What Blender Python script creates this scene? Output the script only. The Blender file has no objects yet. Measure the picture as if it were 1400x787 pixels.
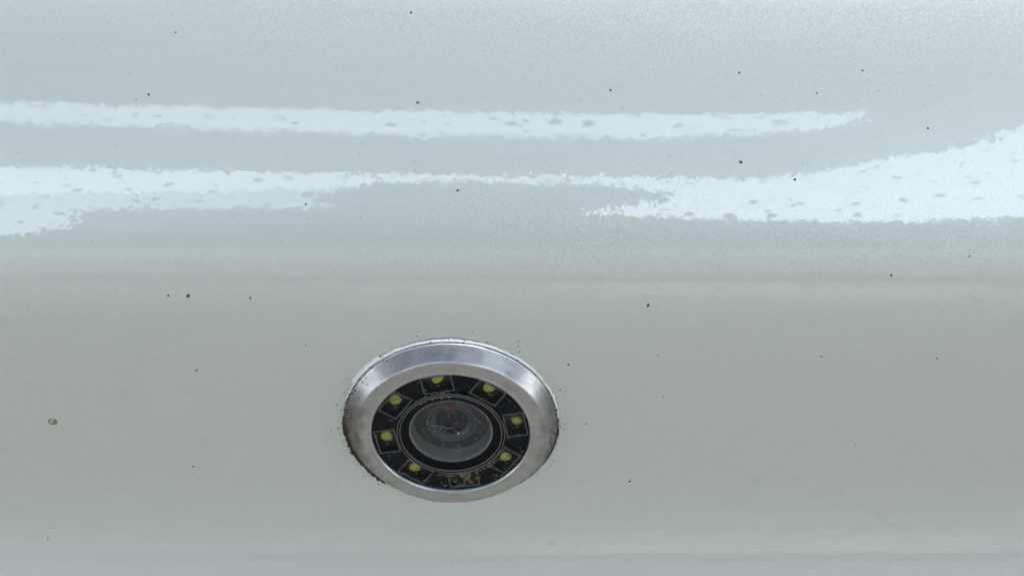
import bpy, bmesh, math, random
from mathutils import Vector, Matrix, noise
from mathutils.geometry import tessellate_polygon
R = math.radians
S = bpy.context.scene
COL = S.collection
rnd = random.Random(7)
MM = 0.001

# ------------------------------------------------------------------ camera
cam = bpy.data.cameras.new('camera')
cam.sensor_width = 36; cam.lens = 36 * 1750 / 1400
cam.clip_start = 0.002; cam.clip_end = 1000
co = bpy.data.objects.new('camera', cam); COL.objects.link(co)
co.location = (0.006127, -0.095433, 0.088063)
co.rotation_euler = (R(90 - 36.844), 0, 0)
S.camera = co
# ------------------------------------------------------------------ sky, sun, exposure
SUN_EL, SUN_AZ = 54, 35           # azimuth from +Y (behind the car) towards +X
W = bpy.data.worlds.new('World'); S.world = W; W.use_nodes = True
wt = W.node_tree; bg = wt.nodes['Background']
sky = wt.nodes.new('ShaderNodeTexSky'); sky.sky_type = 'NISHITA'; sky.sun_disc = False
sky.sun_elevation = R(SUN_EL); sky.sun_rotation = R(SUN_AZ)
sky.air_density = 1.0; sky.dust_density = 2.0; sky.ozone_density = 1.0
hs = wt.nodes.new('ShaderNodeHueSaturation'); hs.inputs['Hue'].default_value = 0.48; hs.inputs['Saturation'].default_value = 0.45
wt.links.new(sky.outputs[0], hs.inputs['Color']); wt.links.new(hs.outputs[0], bg.inputs[0])
bg.inputs[1].default_value = 0.15
sl = bpy.data.lights.new('sun', 'SUN'); sl.energy = 1.1; sl.angle = R(50); sl.color = (1, .93, .82)
so = bpy.data.objects.new('sun', sl); COL.objects.link(so)
sd = Vector((math.sin(R(SUN_AZ)) * math.cos(R(SUN_EL)), math.cos(R(SUN_AZ)) * math.cos(R(SUN_EL)), math.sin(R(SUN_EL))))
so.rotation_euler = sd.to_track_quat('Z', 'Y').to_euler()
S.view_settings.view_transform = 'Standard'; S.view_settings.look = 'None'
S.view_settings.gamma = 1; S.view_settings.use_curve_mapping = False
S.view_settings.exposure = 2.65
S.render.engine = 'CYCLES'
S.cycles.use_denoising = True
S.cycles.max_bounces = 8; S.cycles.diffuse_bounces = 4; S.cycles.glossy_bounces = 4
S.cycles.transparent_max_bounces = 12
S.cycles.caustics_reflective = False; S.cycles.caustics_refractive = False

# ------------------------------------------------------------------ node helpers
class G:
    def __init__(s, name):
        s.m = bpy.data.materials.new(name); s.m.use_nodes = True
        s.t = s.m.node_tree; s.p = s.t.nodes['Principled BSDF']; s.out = s.t.nodes['Material Output']
    def n(s, typ, **kw):
        x = s.t.nodes.new(typ)
        for k, v in kw.items(): setattr(x, k, v)
        return x
    def l(s, a, b): s.t.links.new(a, b)
    def put(s, sock, v):
        if hasattr(v, 'is_linked') or isinstance(v, bpy.types.NodeSocket): s.l(v, sock)
        else: sock.default_value = v
    def math(s, op, a, b=None, clamp=False):
        x = s.n('ShaderNodeMath', operation=op, use_clamp=clamp)
        s.put(x.inputs[0], a)
        if b is not None: s.put(x.inputs[1], b)
        return x.outputs[0]
    def vmath(s, op, a, b=None, scale=None):
        x = s.n('ShaderNodeVectorMath', operation=op)
        s.put(x.inputs[0], a)
        if b is not None: s.put(x.inputs[1], b)
        if scale is not None: s.put(x.inputs['Scale'], scale)
        return x.outputs['Value'] if op in ('LENGTH', 'DISTANCE', 'DOT_PRODUCT') else x.outputs[0]
    def ramp(s, v, a, b, lo=0., hi=1.):
        x = s.n('ShaderNodeMapRange', interpolation_type='SMOOTHSTEP')
        s.put(x.inputs[0], v); s.put(x.inputs[1], a); s.put(x.inputs[2], b); s.put(x.inputs[3], lo); s.put(x.inputs[4], hi)
        return x.outputs[0]
    def mix(s, f, a, b):
        x = s.n('ShaderNodeMix', data_type='RGBA')
        s.put(x.inputs[0], f)
        for i, c in ((6, a), (7, b)):
            s.put(x.inputs[i], (*c, 1) if isinstance(c, tuple) and len(c) == 3 else c)
        return x.outputs[2]
    def coord(s, which='Object', scale=(1000, 1000, 1000)):
        tc = s.n('ShaderNodeTexCoord')
        return s.vmath('MULTIPLY', tc.outputs[which], scale)
    def noise(s, vec, scale, detail=2., rough=.5, out='Fac'):
        x = s.n('ShaderNodeTexNoise'); s.l(vec, x.inputs['Vector'])
        x.inputs['Scale'].default_value = scale; x.inputs['Detail'].default_value = detail; x.inputs['Roughness'].default_value = rough
        return x.outputs[out]
    def voro(s, vec, scale, rand=1., dim='2D'):
        x = s.n('ShaderNodeTexVoronoi', voronoi_dimensions=dim); s.l(vec, x.inputs['Vector'])
        x.inputs['Scale'].default_value = scale; x.inputs['Randomness'].default_value = rand
        return x
    def set(s, **kw):
        for k, v in kw.items():
            k = k.replace('_', ' ')
            for nm in s.p.inputs.keys():
                if nm.lower() == k.lower():
                    s.put(s.p.inputs[nm], (*v, 1) if isinstance(v, tuple) and len(v) == 3 and 'Color' in nm else v); break
            else: raise KeyError(k)
        return s
    def perturb(s, pairs, base=None):
        """geometry normal + sum of small random vectors"""
        if base is None: base = s.n('ShaderNodeNewGeometry').outputs['Normal']
        for col, amp in pairs:
            d = s.vmath('SUBTRACT', col, (.5, .5, .5)); d = s.vmath('SCALE', d, scale=amp)
            base = s.vmath('ADD', base, d)
        return s.vmath('NORMALIZE', base)

def simple(name, col, rough=.5, metal=0., var=.15, vscale=1.2, spec=.5):
    g = G(name); v = g.coord()
    f = g.noise(v, vscale, 4, .6)
    c1 = tuple(x * (1 - var) for x in col); c2 = tuple(min(1, x * (1 + var)) for x in col)
    g.set(Base_Color=g.mix(f, c1, c2), Roughness=rough, Metallic=metal, Specular_IOR_Level=spec)
    return g.m

# ------------------------------------------------------------------ materials
def paint_material():
    g = G('white_pearl_paint')
    tc = g.n('ShaderNodeTexCoord'); uv = g.vmath('MULTIPLY', tc.outputs['UV'], (1000, 1000, 1000))
    # round-ish dried water spots, drawn out sideways
    st = g.vmath('MULTIPLY', uv, (.42, 1, 1))
    wob = g.noise(st, .9, 3, .6, 'Color')
    st2 = g.vmath('ADD', st, g.vmath('SCALE', g.vmath('SUBTRACT', wob, (.5, .5, .5)), scale=.85))
    def spots(scale, frac, r0, r1):
        v = g.voro(st2, scale)
        sp = g.n('ShaderNodeSeparateColor'); g.l(v.outputs['Color'], sp.inputs[0])
        on = g.math('LESS_THAN', sp.outputs[0], frac)
        r = g.math('MULTIPLY_ADD', sp.outputs[1], r1 - r0); g.t.nodes[-1].inputs[2].default_value = r0
        m = g.ramp(g.math('DIVIDE', v.outputs['Distance'], r), .65, 1.0, 1., 0.)
        return g.math('MULTIPLY', m, on)
    a = spots(.6, .85, .08, .18)
    b = spots(.75, .5, .09, .19)
    patch = g.ramp(g.noise(st, .045, 2, .5), .38, .62)
    sm = g.math('MULTIPLY', g.math('MAXIMUM', a, g.math('MULTIPLY', b, .7)), g.math('MULTIPLY_ADD', patch, .4), True)
    g.t.nodes[-2 if False else -1]
    hz = g.noise(g.vmath('MULTIPLY', uv, (.12, 1, 1)), 1.3, 4, .6)         # fine sideways wipe marks
    fine = g.noise(uv, 6, 2, .7)
    c = g.mix(hz, PAINT_A, PAINT_B)
    c = g.mix(g.math('MULTIPLY', g.math('SUBTRACT', fine, .5), .5, False), c, (.75, .78, .78))
    c = g.mix(g.math('MULTIPLY', sm, .22), c, (.40, .40, .39))
    # a few micro pits
    pv = g.voro(uv, .55); pm = g.ramp(pv.outputs['Distance'], .025, .06, 1., 0.)
    ps = g.n('ShaderNodeSeparateColor'); g.l(pv.outputs['Color'], ps.inputs[0])
    pm = g.math('MULTIPLY', pm, g.math('LESS_THAN', ps.outputs[2], .16))
    c = g.mix(g.math('MULTIPLY', pm, .3), c, (.1, .1, .1))
    peel = g.noise(g.vmath('MULTIPLY', uv, (.8, 1., 1)), 1.5, 3, .6, 'Color')
    peel2 = g.noise(uv, .35, 1, .5, 'Color')
    flake = g.voro(uv, 9.); spark = g.voro(uv, 4.5)
    nb = g.perturb([(flake.outputs['Color'], .12), (peel, .02)])
    nc = g.perturb([(peel, .036), (peel2, .010), (spark.outputs['Color'], .010)])
    g.set(Base_Color=c, Metallic=.35, Roughness=.42, Normal=nb, Coat_Weight=g.math('MULTIPLY_ADD', sm, -1.), Coat_IOR=1.85,
          Coat_Roughness=.012, Coat_Normal=nc)
    for n in g.t.nodes:
        if n.type == 'MATH' and n.operation == 'MULTIPLY_ADD':
            l = n.inputs[1].default_value
            if abs(l + 1.) < 1e-5: n.inputs[2].default_value = 1.
            if abs(l - .4) < 1e-5: n.inputs[2].default_value = .6
    return g.m

PAINT_A, PAINT_B = (.585, .64, .625), (.64, .69, .67)

def metal_material():
    g = G('brushed_aluminium'); v = g.coord()
    sx = g.n('ShaderNodeSeparateXYZ'); g.l(v, sx.inputs[0])
    ang = g.math('ARCTAN2', sx.outputs[1], sx.outputs[0])
    rad = g.vmath('LENGTH', g.vmath('MULTIPLY', v, (1, 1, 0)))
    cyl = g.n('ShaderNodeCombineXYZ')
    g.l(g.math('COSINE', ang), cyl.inputs[0]); g.l(g.math('SINE', ang), cyl.inputs[1])
    g.l(g.math('MULTIPLY', g.math('ADD', rad, g.math('MULTIPLY', sx.outputs[2], .6)), 3.), cyl.inputs[2])
    brush = g.noise(cyl.outputs[0], 5., 5, .65)
    blot = g.noise(v, .55, 5, .65); spk = g.noise(v, 3.2, 4, .7)
    # weathering: grime gathers at the outer foot of the ring, most on its left side, less on its right
    side = g.math('MULTIPLY', g.ramp(sx.outputs[0], -5., -9.6, 0., 1.), g.ramp(sx.outputs[1], 7, 2., .1, 1.))
    side = g.math('MAXIMUM', side, g.math('MULTIPLY', g.ramp(sx.outputs[0], 7., 10.3, 0., .9), g.ramp(sx.outputs[1], 8, 4., .15, 1.)))
    low = g.ramp(g.math('ADD', rad, g.math('MULTIPLY', blot, 2.6)), 9.7, 11.1, 0., 1.)
    dirt = g.math('MULTIPLY', g.math('MULTIPLY', side, low), g.ramp(spk, .25, .45, .5, 1.), True)
    speck = g.math('MULTIPLY', g.ramp(g.noise(v, 4.5, 2, .5), .61, .70), g.ramp(rad, 9.5, 10.5, .25, .9), True)
    c = g.mix(brush, (.41, .43, .46), (.585, .61, .645))
    c = g.mix(g.ramp(blot, .42, .75, 0., .5), c, (.30, .28, .255))
    c = g.mix(g.math('MULTIPLY', dirt, .92), c, (.105, .085, .063))
    c = g.mix(g.math('MULTIPLY', speck, .75), c, (.035, .03, .026))
    metal = g.math('SUBTRACT', 1., g.math('MULTIPLY', g.math('MAXIMUM', dirt, speck), .9), True)
    rough = g.ramp(blot, .2, .8, .27, .42)
    nn = g.perturb([(g.noise(cyl.outputs[0], 9., 3, .6, 'Color'), .07), (g.noise(v, 2.5, 4, .7, 'Color'), .045)])
    g.set(Base_Color=c, Metallic=metal, Roughness=rough, Normal=nn)
    return g.m

def black_material():
    g = G('glossy_black_plastic'); v = g.coord()
    d = g.noise(v, 1.1, 5, .65); f = g.noise(v, 7, 3, .7)
    dm = g.math('MULTIPLY', g.ramp(d, .56, .8), g.ramp(f, .4, .65), True)
    c = g.mix(g.math('MULTIPLY', dm, .35), (.002, .004, .009), (.06, .058, .052))
    g.set(Base_Color=c, Roughness=g.ramp(d, .3, .7, .12, .4), Normal=g.perturb([(g.noise(v, .8, 2, .5, 'Color'), .06)]), Specular_IOR_Level=.12)
    return g.m

def glass_material(name, film, tint, coat=None, gloss_ior=1.3):
    """thin clear cover: clear + mirror by Fresnel + a film of dust"""
    g = G(name); v = g.coord()
    tr = g.n('ShaderNodeBsdfTransparent'); tr.inputs[0].default_value = (*tint, 1)
    gl = g.n('ShaderNodeBsdfGlossy'); gl.inputs['Roughness'].default_value = .04
    gl.inputs['Color'].default_value = (*(coat or (1, 1, 1)), 1)
    g.l(g.perturb([(g.noise(v, 1.0, 2, .5, 'Color'), .05)]), gl.inputs['Normal'])
    fr = g.n('ShaderNodeFresnel'); fr.inputs[0].default_value = gloss_ior
    m1 = g.n('ShaderNodeMixShader'); g.l(fr.outputs[0], m1.inputs[0]); g.l(tr.outputs[0], m1.inputs[1]); g.l(gl.outputs[0], m1.inputs[2])
    df = g.n('ShaderNodeBsdfDiffuse'); df.inputs[0].default_value = (.34, .34, .33, 1)
    n1 = g.noise(v, .7, 5, .65); n2 = g.noise(v, 6, 3, .7)
    k = g.math('MULTIPLY', g.ramp(n1, .25, .8, .25, 1.), g.ramp(n2, .3, .75, .4, 1.))
    k = g.math('MULTIPLY', k, film, True)
    m2 = g.n('ShaderNodeMixShader'); g.l(k, m2.inputs[0]); g.l(m1.outputs[0], m2.inputs[1]); g.l(df.outputs[0], m2.inputs[2])
    g.l(m2.outputs[0], g.out.inputs[0]); g.t.nodes.remove(g.p)
    return g.m

def phosphor_material():
    g = G('yellow_phosphor'); v = g.coord(); oi = g.n('ShaderNodeObjectInfo')
    f = g.noise(g.vmath('ADD', v, g.vmath('SCALE', (7., 3., 0.), scale=oi.outputs['Random'])), 1.5, 4, .65)
    c = g.mix(oi.outputs['Random'], (.36, .34, .085), (.48, .43, .11))
    c = g.mix(g.ramp(f, .52, .72, 0., .75), c, (.12, .105, .05))
    g.set(Base_Color=c, Roughness=.22)
    return g.m

M = dict(
    paint=paint_material(), metal=metal_material(), black=black_material(),
    matte=simple('matte_black_housing', (.003, .004, .007), .3, spec=.12),
    outline=simple('grey_printed_outline', (.13, .13, .125), .5, var=.5, vscale=2.5),
    ringline=simple('dull_grey_lens_ring', (.13, .133, .135), .35, var=.4, vscale=2.),
    phosphor=phosphor_material(),
    pocket=simple('dark_lamp_well', (.012, .012, .012), .4, var=.5),
    contact=simple('tarnished_contact', (.16, .13, .06), .4, .3, .3),
    barrel=simple('grey_lens_barrel', (.5, .5, .5), .5, var=.2),
    barrel_dark=simple('dark_lens_barrel', (.04, .042, .046), .45, var=.3),
    ridge=simple('lens_barrel_ridge', (.10, .105, .11), .4),
    red=simple('red_coated_filter', (.065, .014, .017), .3),  # colour of the painted coating reflection in the lens
    dome=glass_material('dusty_lens_glass', .14, (.93, .94, .96), (.9, .93, 1.)),
    cover=glass_material('dusty_cover_glass', .008, (.97, .97, .95), (.7, .85, 1.), 1.2),
    dust=simple('pale_dust', (.55, .56, .56), .8),
    scratch=simple('pale_scratch', (.26, .27, .28), .6),
    mud=simple('dried_mud', (.115, .10, .075), .9, var=.5, vscale=2.5),
    grime=simple('black_grime', (.034, .029, .023), .75, var=.5, vscale=3.),  # also colours the dark shadow strip under the bezel
    grime_brown=simple('brown_grime', (.115, .092, .068), .85, var=.5, vscale=2.),
    speck=simple('dark_dirt', (.045, .046, .046), .6, var=.3),
    stain=simple('tan_residue', (.27, .21, .12), .8, var=.2, vscale=3.),
    chip=simple('bare_white_paint_edge', (.80, .83, .82), .5, var=.08, vscale=2.),
    concrete=simple('concrete', (.225, .205, .168), .9, var=.12, vscale=.002),
    roofing=simple('grey_roof_sheet', (.11, .14, .155), .7, var=.06, vscale=.003),  # cool tone for the added overhead sheet
    block=simple('rendered_wall', (.125, .117, .10), .9, var=.08, vscale=.003),  # warm tone for the added backdrop behind the viewer
)

# ------------------------------------------------------------------ object helpers
def obj(name, bm, mat, parent=None, smooth=True, **props):
    me = bpy.data.meshes.new(name)
    bm.normal_update(); bm.to_mesh(me); bm.free()
    me.materials.append(mat)
    if smooth:
        for p in me.polygons: p.use_smooth = True
    o = bpy.data.objects.new(name, me); COL.objects.link(o)
    if parent: o.parent = parent
    for k, v in props.items(): o[k] = v
    return o
def copy(o, parent, mat=None):
    c = o.copy(); COL.objects.link(c); c.parent = parent
    if mat is not None: c.matrix_local = mat
    return c
def lathe(prof, n=160, jitter=None, closed=False):
    """revolve (r, z) in mm about local z"""
    bm = bmesh.new(); rings = []
    for i, (r, z) in enumerate(prof):
        ring = []
        for k in range(n):
            a = 2 * math.pi * k / n
            rr, zz = (r, z) if jitter is None else jitter(i, a, r, z)
            ring.append(bm.verts.new((rr * math.cos(a) * MM, rr * math.sin(a) * MM, zz * MM)))
        rings.append(ring)
    N = len(prof)
    for i in range(N if closed else N - 1):
        A, B = rings[i], rings[(i + 1) % N]
        for k in range(n):
            bm.faces.new((A[k], A[(k + 1) % n], B[(k + 1) % n], B[k]))
    bmesh.ops.recalc_face_normals(bm, faces=bm.faces)
    return bm
def sheet_with_holes(outer, holes, z0, z1):
    """slab between z0 and z1 with through holes (metres)"""
    loops = [outer] + holes
    pts = [p for l in loops for p in l]
    tris = tessellate_polygon([[Vector((x, y, 0)) for x, y in l] for l in loops])
    bm = bmesh.new()
    lo = [bm.verts.new((x, y, z0)) for x, y in pts]; hi = [bm.verts.new((x, y, z1)) for x, y in pts]
    for t in tris:
        try: bm.faces.new([lo[i] for i in t]); bm.faces.new([hi[i] for i in reversed(t)])
        except ValueError: pass
    k = 0
    for l in loops:
        n = len(l)
        for i in range(n):
            a, b = k + i, k + (i + 1) % n
            bm.faces.new((lo[a], lo[b], hi[b], hi[a]))
        k += n
    bmesh.ops.recalc_face_normals(bm, faces=bm.faces)
    return bm
def box(bm, x0, x1, y0, y1, z0, z1):
    r = bmesh.ops.create_cube(bm, size=1)
    for v in r['verts']:
        v.co = Vector(((x0 + x1) / 2 + v.co.x * (x1 - x0), (y0 + y1) / 2 + v.co.y * (y1 - y0), (z0 + z1) / 2 + v.co.z * (z1 - z0)))
    return bm
def lump(bm, p, size, flat=.5, seed=0, sub=1, ax=(1, 1)):
    """an uneven little lump; p, size in metres, z is up from the surface it sits on"""
    r = bmesh.ops.create_icosphere(bm, subdivisions=sub, radius=1)
    for v in r['verts']:
        d = 1 + .55 * noise.noise(v.co * 1.3 + Vector((seed * 3.1, seed * 1.7, 0)))
        v.co = Vector((v.co.x * d * size * ax[0], v.co.y * d * size * ax[1], v.co.z * size * flat)) + Vector(p)
def loopcurve(pts, sub=6):
    """closed Catmull-Rom through points"""
    out = []; n = len(pts)
    for i in range(n):
        p0, p1, p2, p3 = (Vector(pts[(i + j - 1) % n]) for j in range(4))
        for k in range(sub):
            t = k / sub
            q = .5 * ((2 * p1) + (p2 - p0) * t + (2 * p0 - 5 * p1 + 4 * p2 - p3) * t * t + (3 * p1 - p0 - 3 * p2 + p3) * t ** 3)
            out.append((q.x, q.y))
    return out

# ------------------------------------------------------------------ ground, and unseen sheets added to shape the reflections and light
bm = bmesh.new(); bmesh.ops.create_grid(bm, x_segments=8, y_segments=8, size=250)
for v in bm.verts: v.co.z = -0.9
obj('ground', bm, M['concrete'], kind='structure')
GAP_A = [(-1.39,-1.49),(-1.04,-1.57),(-.68,-1.64),(-.3,-1.7),(.01,-1.74),(.32,-1.76),(.48,-1.77),(.6,-1.76),(.69,-1.72),(.77,-1.76),  # openings outlined so the sky mirrors in the paint as pale streaks
         (.79,-1.86),(.74,-2.04),(.61,-2.15),(.36,-2.24),(.01,-2.23),(-.34,-2.17),(-.75,-2.06),(-1.14,-1.94),(-1.52,-1.86),(-1.8,-1.7)]
GAP_B = [(-1.91,-2.8),(-1.45,-2.93),(-.95,-3.04),(-.44,-3.15),(.01,-3.22),(.46,-3.25),(.69,-3.27),(.84,-3.2),(.94,-2.91),(1.04,-2.66),
         (1.13,-2.5),(1.15,-2.27),(1.16,-1.95),(1.22,-1.6),(1.8,-1.3),(3.0,-2.0),(4.0,-4.6),(2.74,-5.53),(2.43,-5.62),(1.89,-6.1),(1.29,-5.98),
         (.7,-5.62),(.3,-5.21),(.41,-4.77),(.56,-4.32),(.54,-4.0),(.43,-3.76),(.24,-3.6),(.05,-3.53),(-.23,-3.51),(-.45,-3.6),(-.63,-3.87),
         (-.72,-4.13),(-.74,-4.77),(-1.23,-4.91),(-1.71,-4.96),(-2.05,-5.6),(-2.7,-7.2),(-3.9,-8.8),(-5.4,-8.6),(-5.2,-5.5),(-3.6,-3.6)]
bm = sheet_with_holes([(-11, -13.4), (11, -13.4), (11, 5), (-11, 5)], [loopcurve(GAP_A), loopcurve(GAP_B), [(-9, -.25), (9, -.25), (9, .5), (-9, .5)]], 2.0, 2.06)  # the plain slot lets overhead light reach the panel
obj('roof', bm, M['roofing'], smooth=False, kind='structure')  # unseen, added so that its openings mirror as the streaks
gm = G('clouded_roof_pane'); ga = gm.n('ShaderNodeBsdfTransparent'); ga.inputs[0].default_value = (.74, .76, .77, 1)
gm.l(ga.outputs[0], gm.out.inputs[0]); gm.t.nodes.remove(gm.p)
obj('roof_pane', sheet_with_holes(loopcurve([(-.25,-3.9),(-.3,-5.3),(-1.9,-5.6),(-3.0,-9.2),(-6.4,-9.4),(-6.6,-5.2),(-4,-4.5),(-1.6,-4.05)]), [], 2.064, 2.066), gm.m, smooth=False, kind='structure')  # unseen sheet added to dim the left end of the lower streak
bm = box(bmesh.new(), -14, 14, -16.3, -16, -0.9, 3.8)
obj('wall', bm, M['block'], smooth=False, kind='structure')  # unseen, added to close off the low sky in the reflections

# ------------------------------------------------------------------ painted body panel
S_MM = [-260,-200,-140,-90,-70] + list(range(-45, 58, 3)) + [75,100,130,220,420]
T_DEG = [0,8,18,24,25.5] + [28,28,28,28,28,28,28,27.3,25.3,21,13.5,5.5,1.2,0,0,0,0,.44,2.08,5.79,11.38,18.26,24.25,28.66,32.16,
         35.91,39.52,42.9,45.5,47.3,49,51,54,58,62] + [76,83,85,86,88]
S_MM = S_MM[:len(T_DEG)]
def theta(s):                                    # s in mm up the panel -> how far its normal leans up
    if s <= S_MM[0]: return R(T_DEG[0])
    for i in range(len(S_MM) - 1):
        if s <= S_MM[i + 1]:
            f = (s - S_MM[i]) / (S_MM[i + 1] - S_MM[i])
            return R(T_DEG[i] + f * (T_DEG[i + 1] - T_DEG[i]))
    return R(T_DEG[-1])
def smooth_theta(s): return sum(theta(s + d) for d in (-2, -1, 0, 1, 2)) / 5
STEP = .25
PROF = {0: (0., 0.)}
y = z = 0.
for i in range(int(400 / STEP)):
    t = smooth_theta((i + .5) * STEP); y += STEP * math.sin(t); z += STEP * math.cos(t); PROF[i + 1] = (y, z)
y = z = 0.
for i in range(int(260 / STEP)):
    t = smooth_theta(-(i + .5) * STEP); y -= STEP * math.sin(t); z -= STEP * math.cos(t); PROF[-i - 1] = (y, z)
def side(x): return .0008 * max(0, abs(x) - 110) ** 2 if abs(x) < 600 else 0
def surf(x, s):                                  # mm -> world point (m) and frame
    k = s / STEP; i = math.floor(k); f = k - i
    a, b = PROF[i], PROF[i + 1]
    p = Vector((x, a[0] + f * (b[0] - a[0]) + side(x), a[1] + f * (b[1] - a[1]))) * MM
    t = smooth_theta(s)
    return p, Matrix(((1, 0, 0), (0, math.sin(t), -math.cos(t)), (0, math.cos(t), math.sin(t)))).to_4x4()
ss = [-260 + 5 * i for i in range(40)] + [-60 + .5 * i for i in range(270)] + [75 + 5 * i for i in range(65)]
xs = [-600 + 20 * i for i in range(26)] + [-80 + 2 * i for i in range(34)] + [-12 + .5 * i for i in range(49)] + [14 + 2 * i for i in range(34)] + [100 + 20 * i for i in range(26)]
bm = bmesh.new(); uvl = bm.loops.layers.uv.new('surface')
grid = [[bm.verts.new(surf(x, s)[0]) for x in xs] for s in ss]
for j in range(len(ss) - 1):
    for i in range(len(xs) - 1):
        if math.hypot((xs[i] + xs[i + 1]) / 2, (ss[j] + ss[j + 1]) / 2) < 9.0: continue
        f = bm.faces.new((grid[j][i], grid[j][i + 1], grid[j + 1][i + 1], grid[j + 1][i]))
        for l, (ii, jj) in zip(f.loops, ((i, j), (i + 1, j), (i + 1, j + 1), (i, j + 1))):
            l[uvl].uv = (xs[ii] * MM, ss[jj] * MM)
bmesh.ops.delete(bm, geom=[v for v in bm.verts if not v.link_faces], context='VERTS')
panel = obj('car_body_panel', bm, M['paint'],
            label='glossy white painted car body panel with long pale reflections and scattered dirt specks', category='car panel')
sol = panel.modifiers.new('thickness', 'SOLIDIFY'); sol.thickness = .0009; sol.offset = -1

SPECKS = [(-3.25,41.89,.37),(-25.04,39.94,.3),(-2.56,33.28,.37),(27.11,36.09,.3),(38.51,36.3,.3),(34.22,34.17,.3),(27.21,27.83,.37),(1.13,25.21,.37),
 (19,14.08,.37),(-24.43,15.09,.55),(-26.29,15.09,.37),(-18.59,14.85,.33),(-24.73,6.49,.37),(-27.04,-6.59,.3),(18.49,-8.73,.37),(41.68,17.18,.37),(48.8,19.04,.3),
 (47.44,7.96,.3),(36.17,8.23,.3),(44.42,30.92,.3),(-43.93,-16.42,.3),(-27.35,34.03,.3),(15.22,34.44,.3),(32.22,26.22,.3),(-12.93,23.93,.3),
 (-28.49,33.56,.22),(11.62,7.23,.3),(13.68,-.6,.22),(41.39,-3.55,.22),(-13.78,9.48,.22),(20.32,8.32,.22),(21.19,3.05,.22)]
meshes = []
for k in range(5):
    bm = bmesh.new(); lump(bm, (0, 0, 0), .5 * MM, .35, k, 2, (1, .85))
    if k % 2: lump(bm, (.38 * MM, .1 * MM, 0), .2 * MM, .35, k + 9, 1)
    o = obj('dirt_speck', bm, M['speck']); meshes.append(o.data); bpy.data.objects.remove(o)
for i, (x, s, d) in enumerate(SPECKS):
    o = bpy.data.objects.new('dirt_speck', meshes[i % 5]); COL.objects.link(o); o.parent = panel
    p, fr = surf(x, s)
    o.matrix_world = Matrix.Translation(p) @ fr @ Matrix.Rotation(rnd.uniform(0, 6.28), 4, 'Z') @ Matrix.Scale(d * rnd.uniform(.6, .9), 4)
# the tan ring-shaped residue at the left
p, fr = surf(-40.29, -.3)
bm = bmesh.new()
for k in range(13):
    a = k / 13 * 6.28
    if k in (3,): continue
    lump(bm, (.40 * math.cos(a) * MM, .30 * math.sin(a) * MM, 0), rnd.uniform(.07, .16) * MM, .4, k, 1)
lump(bm, (.1 * MM, -.02 * MM, 0), .14 * MM, .4, 31, 1)
o = obj('dried_residue', bm, M['stain'], panel, label='tan ring of dried residue'); o.matrix_world = Matrix.Translation(p) @ fr

# ------------------------------------------------------------------ reversing camera (local z stands out from the panel, local y is up)
root = bpy.data.objects.new('reversing_camera', None); COL.objects.link(root)
root.location = (0, 0, -.0005); root.rotation_euler = (R(90), 0, 0)
root['label'] = 'small round reversing camera with aluminium rim, black face and eight yellow lamps'
root['category'] = 'camera'
def bez_j(i, a, r, z):
    if i < 4:
        n = noise.noise(Vector((math.cos(a) * 3, math.sin(a) * 3, i * .3)))
        n2 = noise.noise(Vector((math.cos(a) * 9, math.sin(a) * 9, i * .5)))
        return r + .05 * n + .035 * n2, z
    if i in (4, 5, 6): return r + .012 * noise.noise(Vector((math.cos(a) * 6, math.sin(a) * 6, 3))), z
    return r, z
prof = [(9.2,-.6),(9.2,.05),(10.5,.10),(10.70,.24),(10.72,.38),(10.64,.50),(10.2,1.0),(9.70,1.66),(9.60,1.79),(9.50,1.86),(9.40,1.885),(9.0,1.87),(8.4,1.82),
        (8.26,1.83),(8.20,1.88),(8.08,1.885),(7.98,1.84),(7.90,1.72),(7.86,1.45),(7.86,.6),(7.86,-.6)]
obj('bezel', lathe(prof, 240, bez_j), M['metal'], root)
obj('body_tube', lathe([(8.9,-.6),(8.9,-14),(.01,-14)], 64), M['matte'], root)
# black face with eight lamp windows
ROT = 10
def rect_local(k, r0, r1, w):
    a = R(ROT + 45 * k); c, s_ = math.cos(a), math.sin(a)
    return [((r * c - t * s_) * MM, (r * s_ + t * c) * MM) for r, t in ((r0, -w), (r1, -w), (r1, w), (r0, w))]
circ = lambda r, n: [(r * math.cos(2 * math.pi * i / n) * MM, r * math.sin(2 * math.pi * i / n) * MM) for i in range(n)]
WIN = (5.62, 7.5, 1.42)
bm = sheet_with_holes(circ(7.9, 128), [circ(5.1, 96)] + [rect_local(k, *WIN) for k in range(8)], 1.30 * MM, 1.46 * MM)
obj('face_plate', bm, M['black'], root, smooth=False)
obj('cover_glass', lathe([(5.42,1.60),(7.885,1.60)], 128), M['cover'], root)
# lamps: well + printed frame + phosphor dot
def lamp_well():
    r0, r1, w = WIN; bm = bmesh.new()
    z0, z1 = .62 * MM, 1.299 * MM
    c = [(r0, -w), (r1, -w), (r1, w), (r0, w)]
    lo = [bm.verts.new((x * MM, y * MM, z0)) for x, y in c]; hi = [bm.verts.new((x * MM, y * MM, z1)) for x, y in c]
    bm.faces.new(lo)
    for i in range(4): bm.faces.new((lo[i], hi[i], hi[(i + 1) % 4], lo[(i + 1) % 4]))
    return bm
def lamp_frame():
    r0, r1, w = WIN; t = .13; bm = bmesh.new()
    a, b = r0 - t, r1 + t
    for x0, x1, y0, y1 in ((a, r0, -w - t, w + t), (r1, b, -w - t, w + t), (r0, r1, -w - t, -w), (r0, r1, w, w + t)):
        box(bm, x0 * MM, x1 * MM, y0 * MM, y1 * MM, 1.455 * MM, 1.50 * MM)
    return bm
lamp = obj('lamp', lamp_well(), M['pocket'], root, smooth=False)
frame = obj('lamp_frame', lamp_frame(), M['outline'], lamp, smooth=False)
bm = bmesh.new()
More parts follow.
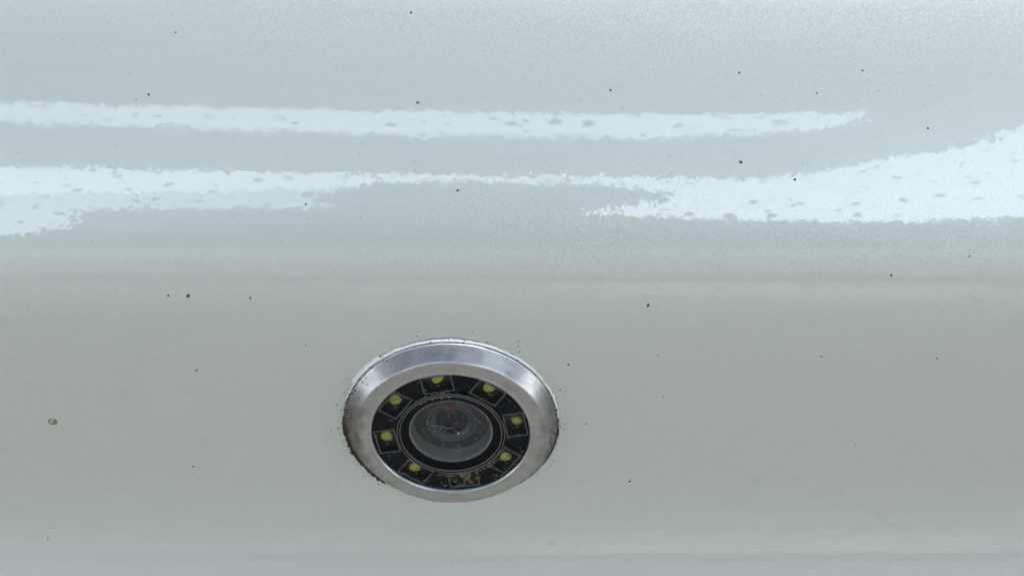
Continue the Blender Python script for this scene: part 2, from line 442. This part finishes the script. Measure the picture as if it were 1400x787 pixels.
dot = obj('phosphor_dot', lathe([(.64,.0),(.63,.13),(.56,.22),(.40,.28),(.2,.31),(.002,.315)], 40, lambda i, a, r, z: (r * (1 + .06 * math.sin(3 * a + 1) + .03 * math.sin(7 * a)), z)), M['phosphor'], lamp)
dot.location = (6.72 * MM, 0, .63 * MM)
con = obj('contact_pad', box(bmesh.new(), -.16 * MM, .16 * MM, -.12 * MM, .12 * MM, 0, .1 * MM), M['contact'], lamp, smooth=False)
lamps = [lamp]
for k in range(1, 8):
    l2 = copy(lamp, root); lamps.append(l2)
    for ch in (frame, dot, con): copy(ch, l2)
for k, l2 in enumerate(lamps):
    l2.rotation_euler = (0, 0, R(ROT + 45 * k))
    inv = Matrix.Rotation(-R(ROT + 45 * k), 3, 'Z')
    for ch in l2.children:
        if ch.name.startswith('contact'): ch.location = Vector((6.72, 0, .63)) * MM + inv @ Vector((.05 * MM, -1.0 * MM, 0))
        if ch.name.startswith('phosphor'):
            ch.rotation_euler.z = rnd.uniform(0, 6); ch.scale = (rnd.uniform(.9, 1.04), rnd.uniform(.86, 1.), 1)
            ch.location = Vector((6.72 + rnd.uniform(-.1, .08), rnd.uniform(-.12, .12), .63)) * MM
# lens surround
obj('lens_ring', lathe([(5.45,1.44),(5.45,1.66),(5.30,1.70),(5.18,1.66),(5.16,1.56),(5.02,1.56),(5.0,1.62),(4.93,1.62),(4.91,1.4)], 128), M['matte'], root)
for r_ in (5.38, 5.10):
    obj('lens_ring_edge', lathe([(r_ + .05, 1.62), (r_ + .03, 1.715), (r_ - .03, 1.715), (r_ - .05, 1.62)], 128), M['ringline'], root)
obj('lens_surround', lathe([(4.95,1.5),(4.6,1.44),(4.3,1.36),(4.2,1.30),(4.2,1.1)], 128), M['matte'], root)
barrel = obj('lens_barrel', lathe([(4.19,1.28),(4.05,1.24),(3.95,.9),(3.85,-.30)], 128), M['barrel'], root)
obj('barrel_floor', lathe([(3.85,-.30),(2.75,-.30),(2.7,-.15),(2.25,-.02),(2.2,-.3),(1.6,-.32),(.002,-.3)], 128), M['barrel_dark'], barrel)
for r, z_ in ((2.45, -.07), (2.1, -.30)):
    obj('barrel_ridge', lathe([(r + .04, z_), (r + .03, z_ + .05), (r - .03, z_ + .05), (r - .04, z_)], 96), M['ridge'], barrel)
obj('inner_lens', lathe([(1.6,-.29),(1.5,-.1),(1.2,.0),(.7,.06),(.002,.08)], 64), M['black'], barrel)
o = obj('red_filter', lathe([(.75,.0),(.7,.06),(.002,.07)], 32), M['red'], barrel); o.location = (-.05 * MM, 1.95 * MM, -.02 * MM); o.scale = (1, .8, 1)  # red disc standing in for the reflection of the lens coating
def dome_z(r): return 1.27 + .75 * (1 - (r / 4.2) ** 2)
dome = obj('lens_glass', lathe([(4.2 * i / 24 if i else .002, dome_z(4.2 * i / 24)) for i in range(25)], 128), M['dome'], root)
# pale wandering scratch on the lens, dust and flecks
def ribbon(path, w, seed):
    bm = bmesh.new(); pts = []
    for (x0, y0), (x1, y1) in zip(path, path[1:]):
        for k in range(10):
            t = k / 10; pts.append((x0 + (x1 - x0) * t, y0 + (y1 - y0) * t))
    pts.append(path[-1]); prev = None
    for i, (x, y) in enumerate(pts):
        q = Vector((i * .33, seed, 0)); x += .07 * noise.noise(q); y += .09 * noise.noise(q + Vector((0, 9, 4)))
        ww = w * (.35 + 1.1 * abs(noise.noise(Vector((i * .5, seed * 2.3, 5)))))
        z_ = dome_z(math.hypot(x, y)) + .02
        cur = [bm.verts.new((x * MM, (y + dy) * MM, (z_ + dz) * MM)) for dy, dz in ((ww, 0), (0, .035), (-ww, 0))]
        if prev:
            for a in (0, 1): bm.faces.new((prev[a], cur[a], cur[a + 1], prev[a + 1]))
        prev = cur
    return bm
obj('scratch', ribbon([(-2.3,1.85),(-2.15,1.45),(-1.6,1.32),(-.9,1.4),(-.35,1.1),(.25,1.15),(.55,.75),(.75,.45)], .045, 2), M['scratch'], dome)
obj('scratch', ribbon([(1.1,.35),(1.5,.6),(1.85,.8)], .035, 5), M['scratch'], dome)
bm = bmesh.new()
for k in range(75):
    a = rnd.uniform(0, 6.283); r = 4.05 * math.sqrt(rnd.random())
    lump(bm, (r * math.cos(a) * MM, r * math.sin(a) * MM, dome_z(r) * MM), abs(rnd.gauss(.018, .02)) * MM + .012 * MM, .5, k, 1)
lump(bm, (.78 * MM, .45 * MM, dome_z(.8) * MM), .12 * MM, .5, 77, 1)
obj('dust', bm, M['dust'], dome, kind='stuff')
bm = bmesh.new()
for k in range(80):
    a = rnd.uniform(0, 6.283); r = rnd.uniform(5.4, 7.8)
    lump(bm, (r * math.cos(a) * MM, r * math.sin(a) * MM, 1.61 * MM), (abs(rnd.gauss(.015, .018)) + .01) * MM, .5, k, 1)
obj('dust', bm, M['dust'], root, kind='stuff')
# dried mud caught round the lens ring
def mud_band(a0, a1, r0, r1, z_, n, smin, smax, keep=1.):
    bm = bmesh.new()
    for k in range(n):
        if rnd.random() > keep: continue
        a = R(rnd.uniform(a0, a1)); r = rnd.uniform(r0, r1)
        lump(bm, (r * math.cos(a) * MM, r * math.sin(a) * MM, z_ * MM), rnd.uniform(smin, smax) * MM, .35, k * 1.3, 1, (rnd.uniform(.7, 1.6), rnd.uniform(.6, 1.1)))
    return bm
M['mud_khaki'] = simple('khaki_mud', (.20, .185, .115), .85, var=.3, vscale=2.)
obj('dried_mud', mud_band(88, 128, 4.9, 5.5, 1.62, 90, .05, .17), M['mud_khaki'], root, kind='stuff')
obj('dried_mud', mud_band(255, 325, 5.1, 6.0, 1.60, 150, .03, .16), M['mud'], root, kind='stuff')
obj('dried_mud', mud_band(262, 296, 5.6, 7.4, 1.60, 55, .03, .20), M['mud'], root, kind='stuff')
obj('dried_mud', mud_band(225, 250, 6.9, 7.7, 1.60, 26, .03, .12), M['mud'], root, kind='stuff')
obj('dried_mud', mud_band(305, 345, 7.0, 7.75, 1.60, 50, .03, .12), M['mud'], root, kind='stuff')
# grime crust in the gap between ring and paint, chipped white paint lip, loose specks
def crust():
    bm = bmesh.new()
    def dens(a):
        d = a % 360
        if 150 < d < 262: return 1.
        if d > 330 or d < 12: return .75
        return .1
    for k in range(800):
        a = rnd.uniform(0, 360)
        if rnd.random() > dens(a): continue
        r = 10.74 + rnd.gauss(0, .05) + (.14 * rnd.random() if 175 < a < 215 else 0)
        lump(bm, (r * math.cos(R(a)) * MM, r * math.sin(R(a)) * MM, rnd.uniform(.03, .32) * MM), rnd.uniform(.04, .12 + .08 * (175 < a < 250)) * MM, .7, k * .7, 1)
    for k in range(150):                         # the thick clot at the lower left
        a = rnd.uniform(178, 228); r = 10.74 + rnd.gauss(0, .06)
        lump(bm, (r * math.cos(R(a)) * MM, r * math.sin(R(a)) * MM, rnd.uniform(.1, .6) * MM), rnd.uniform(.10, .25) * MM, .7, k * .37, 2, (rnd.uniform(.6, 1), rnd.uniform(.8, 1.5)))
    return bm
obj('grime_crust', crust(), M['grime'], root, kind='stuff')
bm = bmesh.new()
for k in range(380):
    a = rnd.choice([rnd.gauss(183, 20), rnd.gauss(183, 20), rnd.gauss(-8, 16)])
    f = rnd.random(); r = 10.72 - .8 * f * f
    z_ = .25 + (10.7 - r) * 1.1
    lump(bm, (r * math.cos(R(a)) * MM, r * math.sin(R(a)) * MM, (z_ + .20) * MM), rnd.uniform(.03, .15) * MM, .35, k * .9, 1)
obj('grime_crust', bm, M['grime_brown'], root, kind='stuff')
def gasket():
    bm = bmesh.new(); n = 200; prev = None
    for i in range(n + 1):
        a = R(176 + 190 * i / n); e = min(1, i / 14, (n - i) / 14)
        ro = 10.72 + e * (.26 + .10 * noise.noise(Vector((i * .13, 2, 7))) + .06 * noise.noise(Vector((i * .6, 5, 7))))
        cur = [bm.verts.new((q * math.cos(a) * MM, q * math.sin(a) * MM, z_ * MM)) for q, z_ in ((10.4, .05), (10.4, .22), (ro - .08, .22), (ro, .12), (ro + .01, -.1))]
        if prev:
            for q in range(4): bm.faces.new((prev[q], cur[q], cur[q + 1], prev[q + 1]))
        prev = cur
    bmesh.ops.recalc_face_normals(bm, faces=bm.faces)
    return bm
obj('gasket', gasket(), M['grime'], root)  # dark strip standing in for the shadow line under the bezel
def lip():
    bm = bmesh.new(); n = 300; prev = None
    for i in range(n + 1):
        d = 2 + (172 - 2) * i / n
        a = R(d)
        w = .04 + .11 * (.5 + noise.noise(Vector((i * .11, 3, 0)))) + .10 * max(0, noise.noise(Vector((i * .5, 8, 1))))
        if 128 < d < 150: w += .16
        w *= min(1, i / 12, (n - i) / 12) + .02
        ro = 10.76 + w * 1.5 + .05 * noise.noise(Vector((i * .7, 1, 5)))
        h = .10 + .28 * w * (1 + .5 * noise.noise(Vector((i * .35, 4, 2))))
        cur = [bm.verts.new((r * math.cos(a) * MM, r * math.sin(a) * MM, z_ * MM)) for r, z_ in ((10.73, 0), (10.75, h + .12), (10.75 + (ro - 10.75) * .6, h + .04), (ro, -.04))]
        if prev:
            for q in range(3): bm.faces.new((prev[q], cur[q], cur[q + 1], prev[q + 1]))
        prev = cur
    bmesh.ops.recalc_face_normals(bm, faces=bm.faces)
    return bm
p_, fr_ = surf(0, 0)
o = obj('paint_lip', lip(), M['chip'], panel); o.location = (0, 0, -.0005); o.rotation_euler = (R(90), 0, 0)
bm = bmesh.new()
for k in range(330):
    a = rnd.choice([rnd.gauss(180, 22), rnd.gauss(185, 30), rnd.gauss(0, 18), rnd.uniform(0, 360), rnd.uniform(20, 170)])
    r = 10.9 + abs(rnd.gauss(0, .75)); x, s = r * math.cos(R(a)), r * math.sin(R(a)) - .5
    p, fr = surf(x, s); b2 = bmesh.new()
    lump(b2, (0, 0, 0), rnd.choice([.02, .02, .03, .03, .04, .05, .08]) * rnd.uniform(.6, 1.2) * MM, .4, k, 1, (rnd.uniform(.8, 1.8), .8))
    b2.transform(Matrix.Translation(p) @ fr); me = bpy.data.meshes.new('tmp'); b2.to_mesh(me); b2.free(); bm.from_mesh(me); bpy.data.meshes.remove(me)
obj('grime_specks', bm, M['grime'], panel, kind='stuff')
